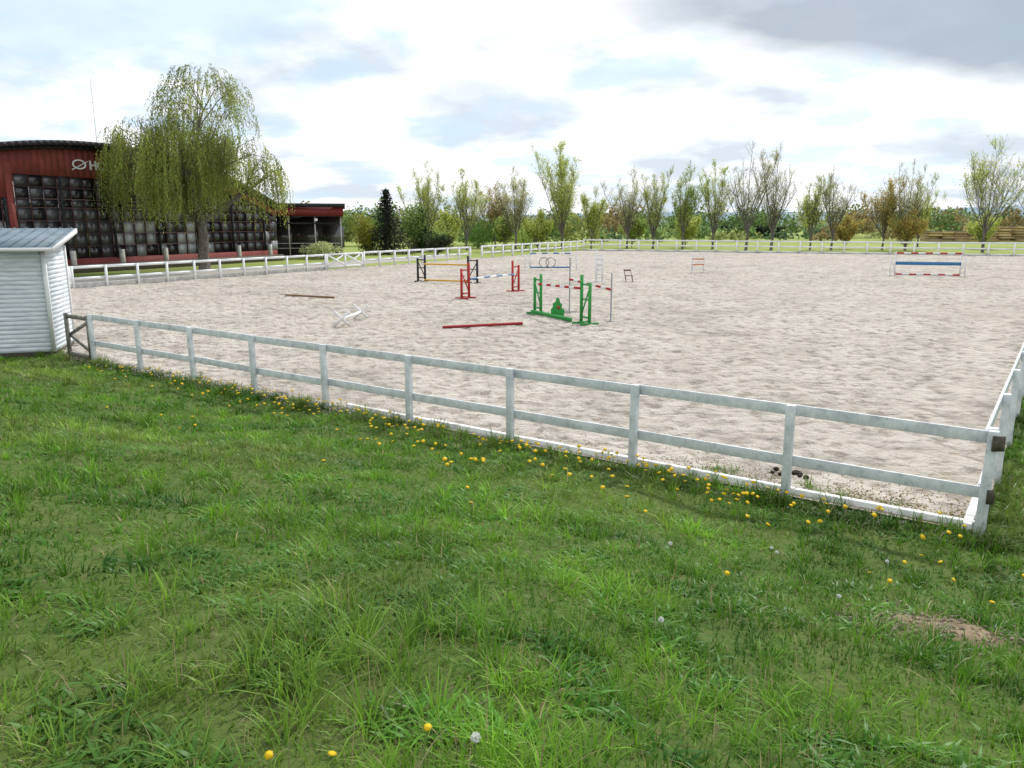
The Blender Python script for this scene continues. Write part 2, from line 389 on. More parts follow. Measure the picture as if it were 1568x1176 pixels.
# annex pavilion
an = empty('clubhouse_annex', (-29.5, 84.7, 0), math.atan2(2.3, 10.8))
m = M(); m.box((5.5, 4, 2.2), (11, 7.6, 4.4)); m.build('dark_walls', [pmat('dark_cladding', (.02,.015,.014), (.05,.035,.03), 3, .7, 0)], an)
m = M(); m.box((5.5, 1.6, 4.75), (11.4, 11.6, .9)); m.build('red_fascia', [plain('dark_red_cladding', (.20,.025,.025))], an)
m = M(); m.box((5.5, 1.6, 5.4), (11.8, 12.2, .36)); m.box((5.5, -2.2, 3.55), (10.6, 3.6, .15)); m.box((5.5, -4.3, 4.27), (11.3,.1,.05)); m.build('flat_roof', [roofblack], an)
m = M()
for x in np.linspace(.3, 10.9, 5): m.box((x, -3.9, 2.15), (.13, .13, 4.3))
for z in (1.0, 1.5): m.box((5.6, -3.9, z), (10.6, .05, .06))
for x in np.linspace(.3, 10.9, 9): m.box((x, -3.93, .9), (.05, .05, 1.3))
m.build('veranda_posts', [concrete], an)
m = M()
for x in (.8, 3.6, 6.4, 9.2): m.box((x+.9, .17, 2.1), (2.2, .03, 2.3))
m.build('window_glazing', [g2], an)
m = M()
for x in (4.3, 8.4): m.tube([(x, -4.3, 3.8), (x, -4.3, 4.05)], [.16, .16], 8)
m.build('wall_lanterns', [jw], an)

m = M()
nl = np.array((-LD[1], LD[0]))
a_, b_ = A-LD*30+nl*4, A+LD*46+nl*4; c_, d_ = b_+nl*5, a_+nl*5
m.add([(*a_, .006), (*b_, .006), (*c_, .006), (*d_, .006)], [(0, 1, 2, 3)]); m.build('gravel_path', [pmat('path_gravel', (.30,.28,.24), (.42,.39,.34), 5, .9, .4)])

# ---------------------------------------------------------------- horse jumps
def wing(m, base, d, mi, h1=1.7, h2=1.4, w=.55, t=.075):
    b = np.asarray(base, float); d = unit(d); n = np.array((-d[1], d[0])); o = b+d*w
    ax = (d[0], d[1], 0)
    for p, h in ((b, h1), (o, h2)):
        m.beam(P3(p, .07), P3(p, h), t, t, mi, up=ax)
        m.beam(P3(p-n*.36, .07), P3(p+n*.36, .07), .07, t*1.05, mi)
    for z in (.28, h2-.08): m.beam(P3(b, z), P3(o, z), .06, .045, mi)
    m.beam(P3(b, .32), P3(o, h2-.14), .05, .03, mi); m.beam(P3(b, (.3+h2)/2), P3(o, (.3+h2)/2), .05, .025, mi)
def rail(m, a, b, mis, n=1, r=.05):
    a = np.asarray(a, float); b = np.asarray(b, float)
    for k in range(n): m.tube([a+(b-a)*k/n, a+(b-a)*(k+1)/n], r, 8, mis[k % len(mis)])
m = M(); a_, b_ = np.array((1.12, 30.1)), np.array((2.46, 27.4)); d = unit(b_-a_); n = np.array((-d[1], d[0]))
wing(m, a_, -d, 0, 1.6, 1.45, .5, .085); wing(m, b_, d, 0, 1.75, 1.5, .55, .085)
rail(m, (*(a_-n*.09), 1.22), (*(b_-n*.09), 1.28), (1, 2), 9, .045)
m.beam(P3(a_-n*.25-d*.3, .14), P3(b_-n*.25-d*.25, .14), .14, .05, 0)
m.build('show_jump', [green_p, red_p, jw])
m = M(); c0 = np.array((1.72, 29.1)); prof = [(-.28,.1),(-.3,.42),(-.2,.55),(-.22,.7),(-.1,.78),(-.06,.95),(.0,1.0),(.08,.92),(.1,.75),(.2,.68),(.17,.52),(.28,.44),(.3,.3),(.26,.1)]
vv = []
for s_ in (-.025, .025):
    for x_, z_ in prof: vv.append((c0[0]+x_*.85, c0[1]+s_-x_*.3, z_*.8))
k = len(prof); m.add(vv, [list(range(k))[::-1], list(range(k, 2*k))]); m.add(vv, [(i_, (i_+1) % k, k+(i_+1) % k, k+i_) for i_ in range(k)])
m.tube([(c0[0]+.03, c0[1]-.03, .42), (c0[0]+.03, c0[1]-.06, .42)], .06, 10, 1)
m.build('bush_shaped_jump_filler', [green_p, red_p])
m = M(); a_, b_ = np.array((2.29, 30.8)), np.array((3.55, 27.7))
for p, h in ((a_, 2.2), (b_, 1.78)):
    m.tube([P3(p, .03), P3(p, h)], .028, 8, 0)
    m.beam((p[0]-.25, p[1], .06), (p[0]+.25, p[1], .06), .04, .04, 0); m.beam((p[0], p[1]-.25, .065), (p[0], p[1]+.25, .065), .04, .04, 0)
rail(m, (*a_, 1.35), (*b_, 1.2), (1, 2), 9, .045); m.build('show_jump', [grey_p, red_p, jw])
m = M(); a_, b_ = np.array((-2.05, 37.0)), np.array((.03, 40.3)); d = unit(b_-a_); n = np.array((-d[1], d[0]))
wing(m, a_, -d, 0, 1.7, 1.45, .6, .085); wing(m, b_, d, 0, 1.65, 1.4, .6, .085)
rail(m, (*(a_-n*.08), .95), (*(b_-n*.08), .95), (1, 2), 7, .04); m.build('show_jump', [red_p, blue_p, jw])
m = M(); a_, b_ = np.array((-5.3, 47.5)), np.array((-2.6, 46.3)); d = unit(b_-a_); n = np.array((-d[1], d[0]))
wing(m, a_, -d, 0, 1.65, 1.45, .5, .10); wing(m, b_, d, 0, 1.65, 1.45, .6, .10)
rail(m, (*(a_-n*.1), 1.12), (*(b_-n*.1), 1.12), (1,), 3, .05); rail(m, (*(a_-n*.1), .16), (*(b_-n*.1), .16), (1,), 3, .05)
m.build('show_jump', [black_p, yellow_p])
m = M(); rail(m, (-2.32, 25.76, .11), (.364, 26.8, .11), (0,), 1, .052); m.build('ground_pole', [dred_p])
m = M(); rail(m, (-11.05, 37.8, .11), (-8.37, 36.5, .11), (0,), 1, .045); m.build('ground_pole', [brown_p])
m = M(); a_ = np.array((-5.86, 26.5)); b_ = np.array((-5.6, 28.6))
rail(m, (*a_, .30), (*b_, .30), (0,), 1, .045)
for p in (a_, b_):
    m.beam((p[0]-.28, p[1], .04), (p[0]+.28, p[1], .56), .08, .05, 0); m.beam((p[0]+.28, p[1]+.06, .04), (p[0]-.28, p[1]+.06, .56), .08, .05, 0)
m.build('cavaletti', [jw])
m = M(); Yb = 59.9
wing(m, (1.4, Yb), (-1, 0), 1, 1.45, 1.2, .4, .08); wing(m, (4.45, Yb), (1, 0), 1, 1.45, 1.2, .5, .08)
rail(m, (1.4, Yb-.1, .25), (4.45, Yb-.1, .25), (0,), 1, .06)
rail(m, (1.4, Yb-.1, 1.3), (4.45, Yb-.1, 1.3), (0, 1), 7, .05)
for cx in (2.45, 2.95): m.tube([(cx+.36*math.cos(a_), Yb-.18, .62+.36*math.sin(a_)) for a_ in aa], .035, 6, 2)
m.build('show_jump', [blue_p, jw, grey_p])
m = M(); wing(m, (5.15, 47.7), (1, .2), 0, 1.9, 1.7, .4, .08)
for z in (.5,.8,1.1,1.4): m.beam((5.15,47.66,z),(5.55,47.74,z),.12,.03)
m.build('jump_wing_stand', [jw])
m = M(); wing(m, (13.1, 56.9), (1, -.1), 0, 1.5, 1.3, .85, .07)
for z in (.6, 1.0): m.beam((13.1, 56.82, z), (13.95, 56.74, z), .08, .03, 1)
m.build('jump_wing_stand', [jw, orange_p])
m = M(); cx, cy = 7.1, 47.2
for x_ in (-.2, .2):
    m.beam((cx+x_, cy-.2, 0.04), (cx+x_-.05, cy-.2, .42), .03, .03); m.beam((cx+x_+.05, cy+.2, 0.04), (cx+x_-.1, cy+.25, .8), .03, .03)
m.box((cx, cy, .43), (.42, .42, .03)); m.box((cx-.08, cy+.24, .74), (.40, .03, .09)); m.build('wooden_chair', [plain('red_brown_wood', (.16,.06,.04))])
m = M(); a_, b_ = np.array((26.4, 53.8)), np.array((30.2, 52.6)); d = unit(b_-a_); n = np.array((-d[1], d[0]))
wing(m, a_, -d, 0, 1.65, 1.3, .3, .08); wing(m, b_, d, 0, 1.65, 1.3, .3, .08)
rail(m, (*(a_-n*.1), 1.55), (*(b_-n*.1), 1.55), (1, 0), 9, .055); rail(m, (*(a_-n*.1), .12), (*(b_-n*.1), .12), (1, 0), 9, .055)
m.beam(P3(a_-n*.1, .86), P3(b_-n*.1, .86), .22, .04, 2); m.build('show_jump', [jw, red_p, blue_p])

# ---------------------------------------------------------------- vegetation helpers
def leaves(m, cen, size, cols, mi=1, elong=1.6):
    n = len(cen)
    if n == 0: return
    a = R.normal(size=(n, 3)); a /= np.linalg.norm(a, axis=1)[:, None]
    b = R.normal(size=(n, 3)); b -= (a*b).sum(1)[:, None]*a; b /= np.linalg.norm(b, axis=1)[:, None]
    s = (size*(.6+.8*R.random(n)))[:, None]/2
    cols = np.asarray(cols, float)
    cc = cols[R.integers(0, len(cols), n)]*(.75+.5*R.random(n))[:, None]
    v = np.stack([cen-a*s*elong, cen-b*s*.8, cen+a*s*elong, cen+b*s*.8], 1)
    m.add(v.reshape(-1, 3), np.arange(n*4).reshape(-1, 4), mi, np.repeat(cc, 4, 0))
def limb(p0, d, L, n=5, curve=(0, 0, .0), wob=.08):
    p = [np.array(p0, float)]; d = unit(d)
    for k in range(n):
        d = unit(d+np.asarray(curve)/n+R.normal(0, wob, 3)); p.append(p[-1]+d*L/n)
    return np.array(p)
def row_tree(x, y, h, w, cols, dens, name='roadside_tree', fork=.16, leaf=.11):
    m = M(); fz = h*fork*(.8+.4*R.random()); r0 = .0125*h
    m.tube(limb((x, y, -.1), (R.normal(0, .04), R.normal(0, .04), 1), fz+.3, 3, wob=.03), [r0*1.25, r0, r0*.95, r0*.9], 7, 0)
    nl_ = 11; cl = []
    for k in range(nl_):
        az = k*2.4+R.random(); tilt = .09+.40*R.random()*w/h*2.2
        if k == 0: tilt = .03
        L = (h-fz)*(.56+.36*R.random()) if k else (h-fz)*.95
        P_ = limb((x, y, fz*(.8+.3*R.random())), (math.cos(az)*tilt*1.3, math.sin(az)*tilt*1.3, 1), L, 6, (0, 0, .3), .06)
        m.tube(P_, np.linspace(r0*.42, .010, 7), 5, 0)
        dl = dens*R.uniform(.4, 1.5)
        for j_ in range(15):
            t = .15+.82*R.random(); q = P_[int(t*6)]*(1-(t*6) % 1)+P_[min(6, int(t*6)+1)]*((t*6) % 1)
            az2 = R.random()*6.28; L2 = w*(.28*(1.12-t)+.08)*(.8+.7*R.random())
            S = limb(q, (math.cos(az2), math.sin(az2), .9+R.random()), L2, 4, (0, 0, .6), .12)
            m.tube(S, np.linspace(.022, .008, 5), 4, 0, cap=False)
            for _ in range(6):
                q2 = S[1+R.integers(0, 4)]; T = limb(q2, R.normal(0, .55, 3)+np.array((0, 0, 1.0)), L2*.55, 2, wob=.12)
                m.tube(T, [.010, .008, .005], 3, 0, cap=False)
                nn = R.poisson(dl*5.4)
                tt = R.random(nn)[:, None]
                cl.append(T[0]*(1-tt)+T[2]*tt+R.normal(0, .12, (nn, 3)))
            nn = R.poisson(dl*6); tt = R.random(nn)[:, None]; cl.append(S[1]*(1-tt)+S[4]*tt+R.normal(0, .15, (nn, 3)))
    leaves(m, np.concatenate(cl), leaf, cols)
    return m.build(name, [bark, leafm])
YG = [(.56,.62,.14), (.64,.66,.22), (.46,.56,.11)]; DG = [(.32,.44,.10), (.42,.50,.13)]; OR = [(.58,.36,.12), (.54,.44,.14), (.46,.48,.13)]; BR = [(.56,.56,.28), (.62,.60,.32)]
trees = [(-11.3,105,11.2,6.5,YG,.9),(-6.0,105,11.2,6,YG,.85),(.5,105,11.2,6,BR,.8),(7.1,112,14.9,8.5,YG,2.1),(11.3,112,9.3,4.5,YG,1.1),(16.4,112,11.8,6,BR,.6),
 (20.1,112,12,5.5,YG,.6),(23.9,110,11.7,5.0,DG,.9),(28.1,110,12,5.5,YG,.7),(31.6,106,14.8,6.5,BR,.35),(35.0,106,14.8,6.5,BR,.4),(41,108,10.4,5.5,YG,1.0),(43.9,108,12,5.5,BR,.4),
 (50.9,108,10.0,6.5,OR,1.2),(54.1,108,13,6,BR,.5),(58.8,98,14.0,10,YG,.9),(-2.5,118,10,6,OR,.8),(62,120,10,6,YG,.8),(75,112,11,7,BR,.6)]
for t in trees: row_tree(*t)
for (x, y, h, w, c) in [(3.5,108,5,5,YG),(-9,112,5.5,5,YG),(47.5,112,4.5,4,OR),(53,106,5,5,OR),(18,118,5,5,DG),(-1,110,4.5,5,DG),(26,118,5,5,YG),(66,110,5,5,YG)]:
    row_tree(x, y, h, w, c, 1.3, 'young_tree', .1, .14)

def shrub(name, x, y, w, h, cols, n=1500, leaf=.16, z0=0):
    m = M(); cl = []
    for k in range(9):
        az = R.random()*6.28; rr = w*.3*R.random()**.5; cz = h*(.25+.45*R.random()); rad = np.array((w*.28, w*.28, h*.3))*(.7+.5*R.random())
        c_ = np.array((x+rr*math.cos(az), y+rr*math.sin(az), z0+cz))
        v = R.normal(size=(n//9, 3)); v /= np.linalg.norm(v, axis=1)[:, None]; v *= (.55+.5*R.random(n//9))[:, None]
        cl.append(c_+v*rad)
        m.tube(limb((x, y, z0-.05), c_-np.array((x, y, z0)), np.linalg.norm(c_-np.array((x, y, z0))), 3), [.05, .04, .03, .01], 4, 0)
    leaves(m, np.concatenate(cl), leaf, cols); return m.build(name, [bark, leafm])
G1 = [(.10,.20,.04), (.15,.26,.06)]; G2 = [(.30,.40,.10), (.38,.44,.15)]; DK = [(.03,.05,.02), (.045,.07,.025)]
shrub('flowering_shrub', -19.3, 79.5, 4.2, 2.0, [(.42,.48,.20), (.55,.56,.32)], 2600, .13)
shrub('garden_shrub', -17.0, 92, 3.2, 4.6, [(.36,.34,.05), (.25,.28,.05)], 2600)
shrub('garden_shrub', -12.3, 98, 4, 6, [(.12,.20,.05), (.2,.26,.07)], 2200)
shrub('garden_shrub', -8.6, 90, 4.6, 2.6, DK, 2200); shrub('garden_shrub', -20.5, 88, 3, 2.5, G1, 1500)
shrub('garden_shrub', -10, 108, 6, 4, G2, 2000); shrub('garden_shrub', -5, 116, 7, 4.5, G1, 2200); shrub('garden_shrub', 2.0, 116, 6, 5, DG, 2200)
def spruce(x, y, h, r, cols):
    m = M(); m.tube([(x, y, -.1), (x, y, h)], [.16, .02], 7, 0); cl = []
    for k in range(26):
        z = .5+(h-.6)*k/26; rr = r*(1-(z/h))**.85+.1
        for j_ in range(11):
            az = j_*.571+k*.9+R.normal(0, .15); L = rr*(.5+.8*R.random())
            P_ = np.array([(x, y, z), (x+math.cos(az)*L*.5, y+math.sin(az)*L*.5, z-.10*L), (x+math.cos(az)*L, y+math.sin(az)*L, z-.18*L+.05)])
            m.tube(P_, [.03, .02, .008], 3, 0, cap=False)
            nn = int(20*L/r)+5; tt = R.random(nn)[:, None]; cl.append(P_[0]*(1-tt)+P_[2]*tt+R.normal(0, .09, (nn, 3))-np.array((0, 0, .08)))
    leaves(m, np.concatenate(cl), .17, cols, elong=2); return m.build('spruce_tree', [bark, leafm])
spruce(-14.6, 92, 7.7, 3.0, [(.018,.032,.018), (.03,.05,.026)])
spruce(-11.4, 99, 5.6, 1.8, [(.035,.06,.025), (.05,.08,.03)])

def willow(x, y):
    m = M(); top = np.array((x, y, 0.))
    m.tube([(x,y,-.2),(x-.05,y,1.2),(x+.05,y+.1,2.6),(x-.1,y,4.0)], [.48,.38,.34,.30], 10, 0)
    lobes = [((.8,0,11.6),(3.5,3.2,3.2)),((-3.6,.5,8.9),(3.1,2.8,2.4)),((3.0,-.4,8.0),(2.6,2.6,2.2)),((-.6,-2.4,8.2),(3.2,2.2,2.4)),((0,2.5,8.6),(3,2.2,2.4)),((5.0,.5,6.9),(1.3,1.6,1.9)),((-5.8,0,8.0),(1.5,1.7,2.7)),((-.6,.5,9.8),(2.5,2.4,1.9)),((.4,-1.5,6.6),(3.4,2,1.8)),((-2.8,-.8,6.6),(3.0,2,1.8))]
    for li, (c_, r_) in enumerate(lobes):
        c_ = np.array(c_)+top; r_ = np.array(r_)
        fork = top+np.array((R.normal(0, .1), R.normal(0, .1), 3.2+.7*R.random()))
        d = c_-fork; P_ = limb(fork, d+np.array((0, 0, 1.0)), np.linalg.norm(d), 6, unit(d)*.4, .05); P_[-1] = c_
        m.tube(P_, np.linspace(.22, .07, 7), 7, 0)
        for k in range(14):
            az = R.random()*6.28; el = R.uniform(-.1, 1.3); e = c_+r_*np.array((math.cos(az)*math.cos(el), math.sin(az)*math.cos(el), math.sin(el)))*.97
            q = P_[3+R.integers(0, 4)]; mid = (q+e)/2+np.array((0, 0, .4)); m.tube([q, mid, e], [.05, .03, .010], 5, 0, cap=False)
        ns = int((95 if li in (0, 7) else 86)*r_[0]*r_[1])
        cen = []; cat = []
        for k in range(ns):
            az = R.random()*6.28; el = math.asin(R.uniform(-.3, 1)); sh_ = R.uniform(.4, 1.08)**.6
            p = c_+r_*sh_*np.array((math.cos(az)*math.cos(el), math.sin(az)*math.cos(el), math.sin(el)))
            Ld = R.uniform(.4, 1.7) if li in (0, 7) else R.uniform(.9, 4.0)
            Ld = min(Ld, max(.5, p[2]-2.7-R.random()*2.0))
            if vnoise(p[0]+37+p[1]*.3, p[1]*.5+p[2]*.9, 1.0) < .36: continue
            out = np.array((math.cos(az), math.sin(az)))*R.uniform(.1, .6)
            n = max(4, int(Ld/.085)); t = np.linspace(0, 1, n)
            S = np.stack([p[0]+out[0]*(1-(1-t)**2)+R.normal(0, .04, n), p[1]+out[1]*(1-(1-t)**2)+R.normal(0, .04, n), p[2]+.25*np.sin(t*2.5)*(1-t)-Ld*t**1.15], 1)
            if k % 4 == 0: m.tube(S[::max(1, n//4)], .008, 3, 0, cap=False)
            cen.append(S); cat.append(np.full(n, R.uniform(.55, 1.25)))
        cen = np.concatenate(cen); n = len(cen); cat = np.concatenate(cat)
        a = R.normal(0, .5, (n, 3)); a[:, 2] -= 1.0; a /= np.linalg.norm(a, axis=1)[:, None]
        b = R.normal(size=(n, 3)); b -= (a*b).sum(1)[:, None]*a; b /= np.linalg.norm(b, axis=1)[:, None]
        s_ = (.105*(.6+.8*R.random(n)))[:, None]
        pal = np.array([(.30,.38,.07), (.38,.43,.09), (.22,.31,.06), (.46,.46,.12)])
        tone = vnoise(cen[:, 0]*1.0+cen[:, 1]*.4, cen[:, 1]+cen[:, 2]*.8, 1.1)
        cc = pal[R.integers(0, 4, n)]*((.45+.8*tone)*cat)[:, None]
        v = np.stack([cen, cen+a*s_*.6-b*s_*.3, cen+a*s_*1.4, cen+a*s_*.6+b*s_*.3], 1)
        m.add(v.reshape(-1, 3), np.arange(n*4).reshape(-1, 4), 1, np.repeat(cc, 4, 0))
    return m.build('weeping_willow', [bark, leafm])
willow(-23.2, 59.0)

def mass(name, spots, cols, leaf, n):
    m = M()
    for (x, y, w, h) in spots:
        k = int(n*w*h/50); v = R.normal(size=(k, 3)); v /= np.linalg.norm(v, axis=1)[:, None]
        v[:, 2] = np.abs(v[:, 2])*1.0
        lum = 1+.35*np.sin(v[:, 0]*6+x)*np.sin(v[:, 1]*5+v[:, 2]*7)
        v *= (lum*(.7+.35*R.random(k)))[:, None]
        cen = np.array((x, y, h*.12))+v*np.array((w*.5, w*.4, h*.78)); c0 = np.array(cols[R.integers(0, len(cols))])
        leaves(m, cen, leaf, [c0, c0*.75, c0*1.25], 0, elong=1.2)
    return m.build(name, [leafm])
sp = []
x = -190
while x < 330:
    w = R.uniform(6, 14); sp.append((x, R.uniform(195, 260), w, R.uniform(5.5, 9.5))); x += w*.38
for k in range(30):
    w = R.uniform(4, 9); sp.append((R.uniform(-40, 95), R.uniform(150, 180), w, R.uniform(2.0, 4.0)))
mass('distant_treeline', sp, [(.14,.22,.07), (.22,.30,.10), (.30,.34,.12), (.11,.18,.08), (.28,.22,.10)], .7, 420)
sp = []; x = -45
while x < 12:
    w = R.uniform(5, 8); sp.append((x, R.uniform(122, 135), w, R.uniform(4, 6.5))); x += w*.55
mass('background_shrubbery', sp, [(.13,.20,.05), (.22,.27,.08), (.30,.33,.10), (.09,.14,.05)], .4, 900)
sp = [(x, 190+R.normal(0, .5), 3.2, 3.0) for x in np.arange(50, 65, 1.1)]
mass('hedge', sp, [(.025,.035,.02)], .5, 1500)
row_tree(-66, 95, 14, 9, DG, 2, 'roadside_tree')
hm = M()
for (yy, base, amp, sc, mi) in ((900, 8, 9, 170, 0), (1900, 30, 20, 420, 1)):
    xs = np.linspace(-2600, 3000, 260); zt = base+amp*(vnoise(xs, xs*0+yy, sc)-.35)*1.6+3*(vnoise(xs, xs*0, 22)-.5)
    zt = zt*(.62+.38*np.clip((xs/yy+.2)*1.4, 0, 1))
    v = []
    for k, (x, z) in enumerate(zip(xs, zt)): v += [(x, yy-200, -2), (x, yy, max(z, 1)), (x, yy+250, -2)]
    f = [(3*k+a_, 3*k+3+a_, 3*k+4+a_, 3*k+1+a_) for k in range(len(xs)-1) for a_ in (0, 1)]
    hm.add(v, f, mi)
hm.build('hills', [pmat('wooded_hill', (.10,.15,.13), (.17,.22,.18), .05, .95, 0), pmat('haze_painted_hill', (.17,.24,.30), (.22,.29,.35), .008, .95, 0)])  # aerial haze painted into the far hill's pale blue albedo
m = M()
for sx in range(5):
    x0_ = 84+sx*8.6; ht = (4, 6, 6, 5, 6)[sx]
    for lay in range(ht):
        for pk in range(3):
            m.box((x0_+pk*2.6+R.normal(0, .1), 158+R.normal(0, .2), .3+lay*.50), (2.4, 3.5, .36), None, R.integers(0, 2))
        m.box((x0_+2.6, 158, .3+lay*.50+.215), (7.6, 3.2, .07), None, 2)
m.build('timber_stack', [plain('sawn_timber', (.62,.44,.20)), plain('aged_timber', (.44,.30,.16)), dark_wood])

# ---------------------------------------------------------------- grass
def blades(m, x, y, h, w, lean, ang, cols, seg=2, mi=0, z0=None):
    n = len(x); z = hz(x, y)-.01 if z0 is None else z0
    dx, dy = np.cos(ang), np.sin(ang); rows = []
    for k in range(seg+1):
        s = k/seg; L = lean*h*s**1.7; zz = z+h*(s-.45*lean*s*s)
        cx, cy = x+dx*L, y+dy*L; ww = w*.5*(1-s)**.55 if k < seg else 0
        if k < seg:
            rows.append(np.stack([cx-dy*ww, cy+dx*ww, zz], 1)); rows.append(np.stack([cx+dy*ww, cy-dx*ww, zz], 1))
        else: rows.append(np.stack([cx, cy, zz], 1))
    V = np.stack(rows, 1); nv = V.shape[1]; b = np.arange(n)*nv
    cc = np.repeat(cols, nv, 0); off = m.n
    m.add(V.reshape(-1, 3), np.stack([b+2*seg-2, b+2*seg-1, b+2*seg], 1), mi, cc)
    for k in range(seg-1):
        f = np.stack([b+2*k, b+2*k+1, b+2*k+3, b+2*k+2], 1)+off; m.f.append((f, mi))
PATCH = (3.1, 5.15)
def patchmask(x, y): return np.exp(-(((x-PATCH[0])/.5)**2+((y-PATCH[1])/.26)**2))
def gcol(x, y, n, dry=.03):
    t = vnoise(x, y, .7)*.7+vnoise(x+50, y, .22)*.5+R.random(n)*.35-.27
    a = np.array((.045,.15,.010)); b = np.array((.235,.46,.040)); c = a+(b-a)*np.clip(t, 0, 1)[:, None]
    dk = .58+.65*np.clip(vnoise(x+19, y-44, 1.5)*.55+vnoise(x-3, y+8, .5)*.45, 0, 1); c = c*dk[:, None]
    yl = np.clip((vnoise(x-90, y+20, 2.4)-.52)*2.0, 0, .5)[:, None]; c = c*(1-yl)+np.array((.27,.35,.07))*yl
    d = R.random(n) < dry+.5*patchmask(x, y)+.06*np.clip(vnoise(x+5, y+61, .6)-.7, 0, 1)*5; c[d] = np.array((.36,.31,.16))*(.7+.6*R.random(d.sum()))[:, None]; return c
def sample(n, r0, r1, amax=50):
    r = R.uniform(r0, r1, n); a = np.radians(R.uniform(-amax, amax, n))
    return r*np.sin(a), r*np.cos(a), r
def outside(x, y):
    nr = np.array((RD[1], -RD[0])); e = (x-C[0])*nr[0]+(y-C[1])*nr[1]
    ok = (dout(x, y) > .02) | (e > .05)
    return ok & (R.random(len(x)) > .65*patchmask(x, y))
gm_ = M()
nt_ = 12500; tx, ty, tr = sample(nt_, 1.3, 24)
keep = R.random(nt_) < .25+1.4*np.clip(vnoise(tx+7, ty-3, .6)-.35, 0, 1); tx, ty, tr = tx[keep], ty[keep], tr[keep]; nt_ = len(tx)
k = 18; x = np.repeat(tx, k); y = np.repeat(ty, k); r = np.repeat(tr, k); n = len(x)
th = np.repeat(.06+.12*R.random(nt_)**1.5+.20*np.clip(vnoise(tx, ty, .9)-.52, 0, 1), k)
ang = R.random(n)*6.283; rr = .07*R.random(n)*(1+r/12); x = x+np.cos(ang)*rr; y = y+np.sin(ang)*rr
tc_ = np.repeat(.6+.75*R.random(nt_), k)
ok = outside(x, y); x, y, r, th, ang, tc_ = x[ok], y[ok], r[ok], th[ok], ang[ok], tc_[ok]; n = len(x)
blades(gm_, x, y, th*(.6+.7*R.random(n)), .0042*(1+r/4.5)*(.7+.6*R.random(n)), R.uniform(.15, 1.1, n), ang, gcol(x, y, n)*tc_[:, None], 3)
x, y, r = sample(130000, 1.3, 26); ok = outside(x, y); x, y, r = x[ok], y[ok], r[ok]; n = len(x)
blades(gm_, x, y, .035+.06*R.random(n), .006*(1+r/5), R.uniform(.2, 1.3, n), R.random(n)*6.283, gcol(x, y, n, .05)*.78, 2)
x, y, r = sample(65000, 1.3, 20); ok = outside(x, y) & (vnoise(x+200, y, .33) > .60); x, y, r = x[ok], y[ok], r[ok]; n = len(x)
blades(gm_, x, y, .05+.07*R.random(n), .024*(.5+.9*R.random(n)), R.uniform(.6, 1.7, n), R.random(n)*6.283, gcol(x, y, n, .0)*np.array((.55,.74,.85)), 3)
x, y, r = sample(2600, 1.5, 15, 50); ok = outside(x, y) & (dout(x, y) > .3) & (vnoise(x, y+70, 1.2) > .4); x, y = x[ok], y[ok]; n = len(x)
blades(gm_, x, y, .13+.18*R.random(n), np.full(n, .004), R.uniform(.05, .5, n), R.random(n)*6.283, np.tile((.34,.28,.15), (n, 1))*(.7+.5*R.random(n))[:, None], 3)
gm_.build('grass', [grassm])
wm = M(); tx = []; ty = []
for k in range(560):
    t = R.uniform(-.3, 26); o = abs(R.normal(0, .30)); p = C+ND*t-NN*(o-(.02 if t < 10 else .14))
    tx.append(p[0]); ty.append(p[1])
for k in range(200):
    t = R.uniform(-.3, 22); p = C+RD*t+np.array((RD[1], -RD[0]))*abs(R.normal(.05, .3)); tx.append(p[0]); ty.append(p[1])
for k in range(22):
    p = C+ND*R.uniform(.2, 4)+NN*R.uniform(.22, .5); tx.append(p[0]); ty.append(p[1])
tx, ty = np.array(tx), np.array(ty); kk = 26; x = np.repeat(tx, kk)+R.normal(0, .06, len(tx)*kk); y = np.repeat(ty, kk)+R.normal(0, .06, len(tx)*kk); n = len(x)
hh = np.repeat(.09+.22*R.random(len(tx))**2.2, kk)
blades(wm, x, y, hh*(.6+.6*R.random(n)), .008+.014*R.random(n), R.uniform(.2, 1.2, n), R.random(n)*6.283, gcol(x, y, n, .10)*.72, 3)
wm.build('fence_foot_weeds', [grassm])

dm = M(); pm = M(); stem = (.20,.30,.08)
def flower(mm, x, y, h, r, kind):
    z = float(hz(x, y)); lx, ly = R.normal(0, .02, 2); top = np.array((x+lx, y+ly, z+h))
    mm.tube([(x, y, z-.02), (x+lx*.3, y+ly*.3, z+h*.5), top], [.003, .003, .003], 4, 0, stem, cap=False)
    if kind == 0:
        k = 12; nrm = unit((R.normal(0, .3), -.35+R.normal(0, .3), 1)); u = unit(np.cross(nrm, (1, 0, .1))); w_ = np.cross(nrm, u)
        rim = [top+r*(1 if j_ % 2 else .75)*(math.cos(j_*math.pi/k)*u+math.sin(j_*math.pi/k)*w_)+nrm*.004 for j_ in range(2*k)]
        v = [top+nrm*r*.35]+rim+[top-nrm*r*.5]
        mm.add(v, [(0, 1+j_, 1+(j_+1) % (2*k)) for j_ in range(2*k)], 0, np.array([(.80,.50,.01)]+[(.80,.58,.02)]*(2*k)+[(.10,.18,.04)]))
        mm.f.append((np.array([(len(v)-1, 1+(j_+1) % (2*k), 1+j_) for j_ in range(2*k)])+mm.n-len(v), 0))
    else:
        v = R.normal(size=(90, 3)); v /= np.linalg.norm(v, axis=1)[:, None]; c_ = top
        a = np.cross(v, R.normal(size=(90, 3))); a /= np.linalg.norm(a, axis=1)[:, None]
        q = np.stack([c_+v*r-a*r*.22, c_+v*r*.2, c_+v*r+a*r*.22], 1); mm.add(q.reshape(-1, 3), np.arange(270).reshape(-1, 3), 0, (.75,.75,.72))
for k in range(210):
    t = R.uniform(0, 18); o = abs(R.normal(.3, .55))+.06
    p = C+ND*t-NN*o; flower(dm, p[0], p[1], R.uniform(.12, .24), R.uniform(.024, .036), 0)
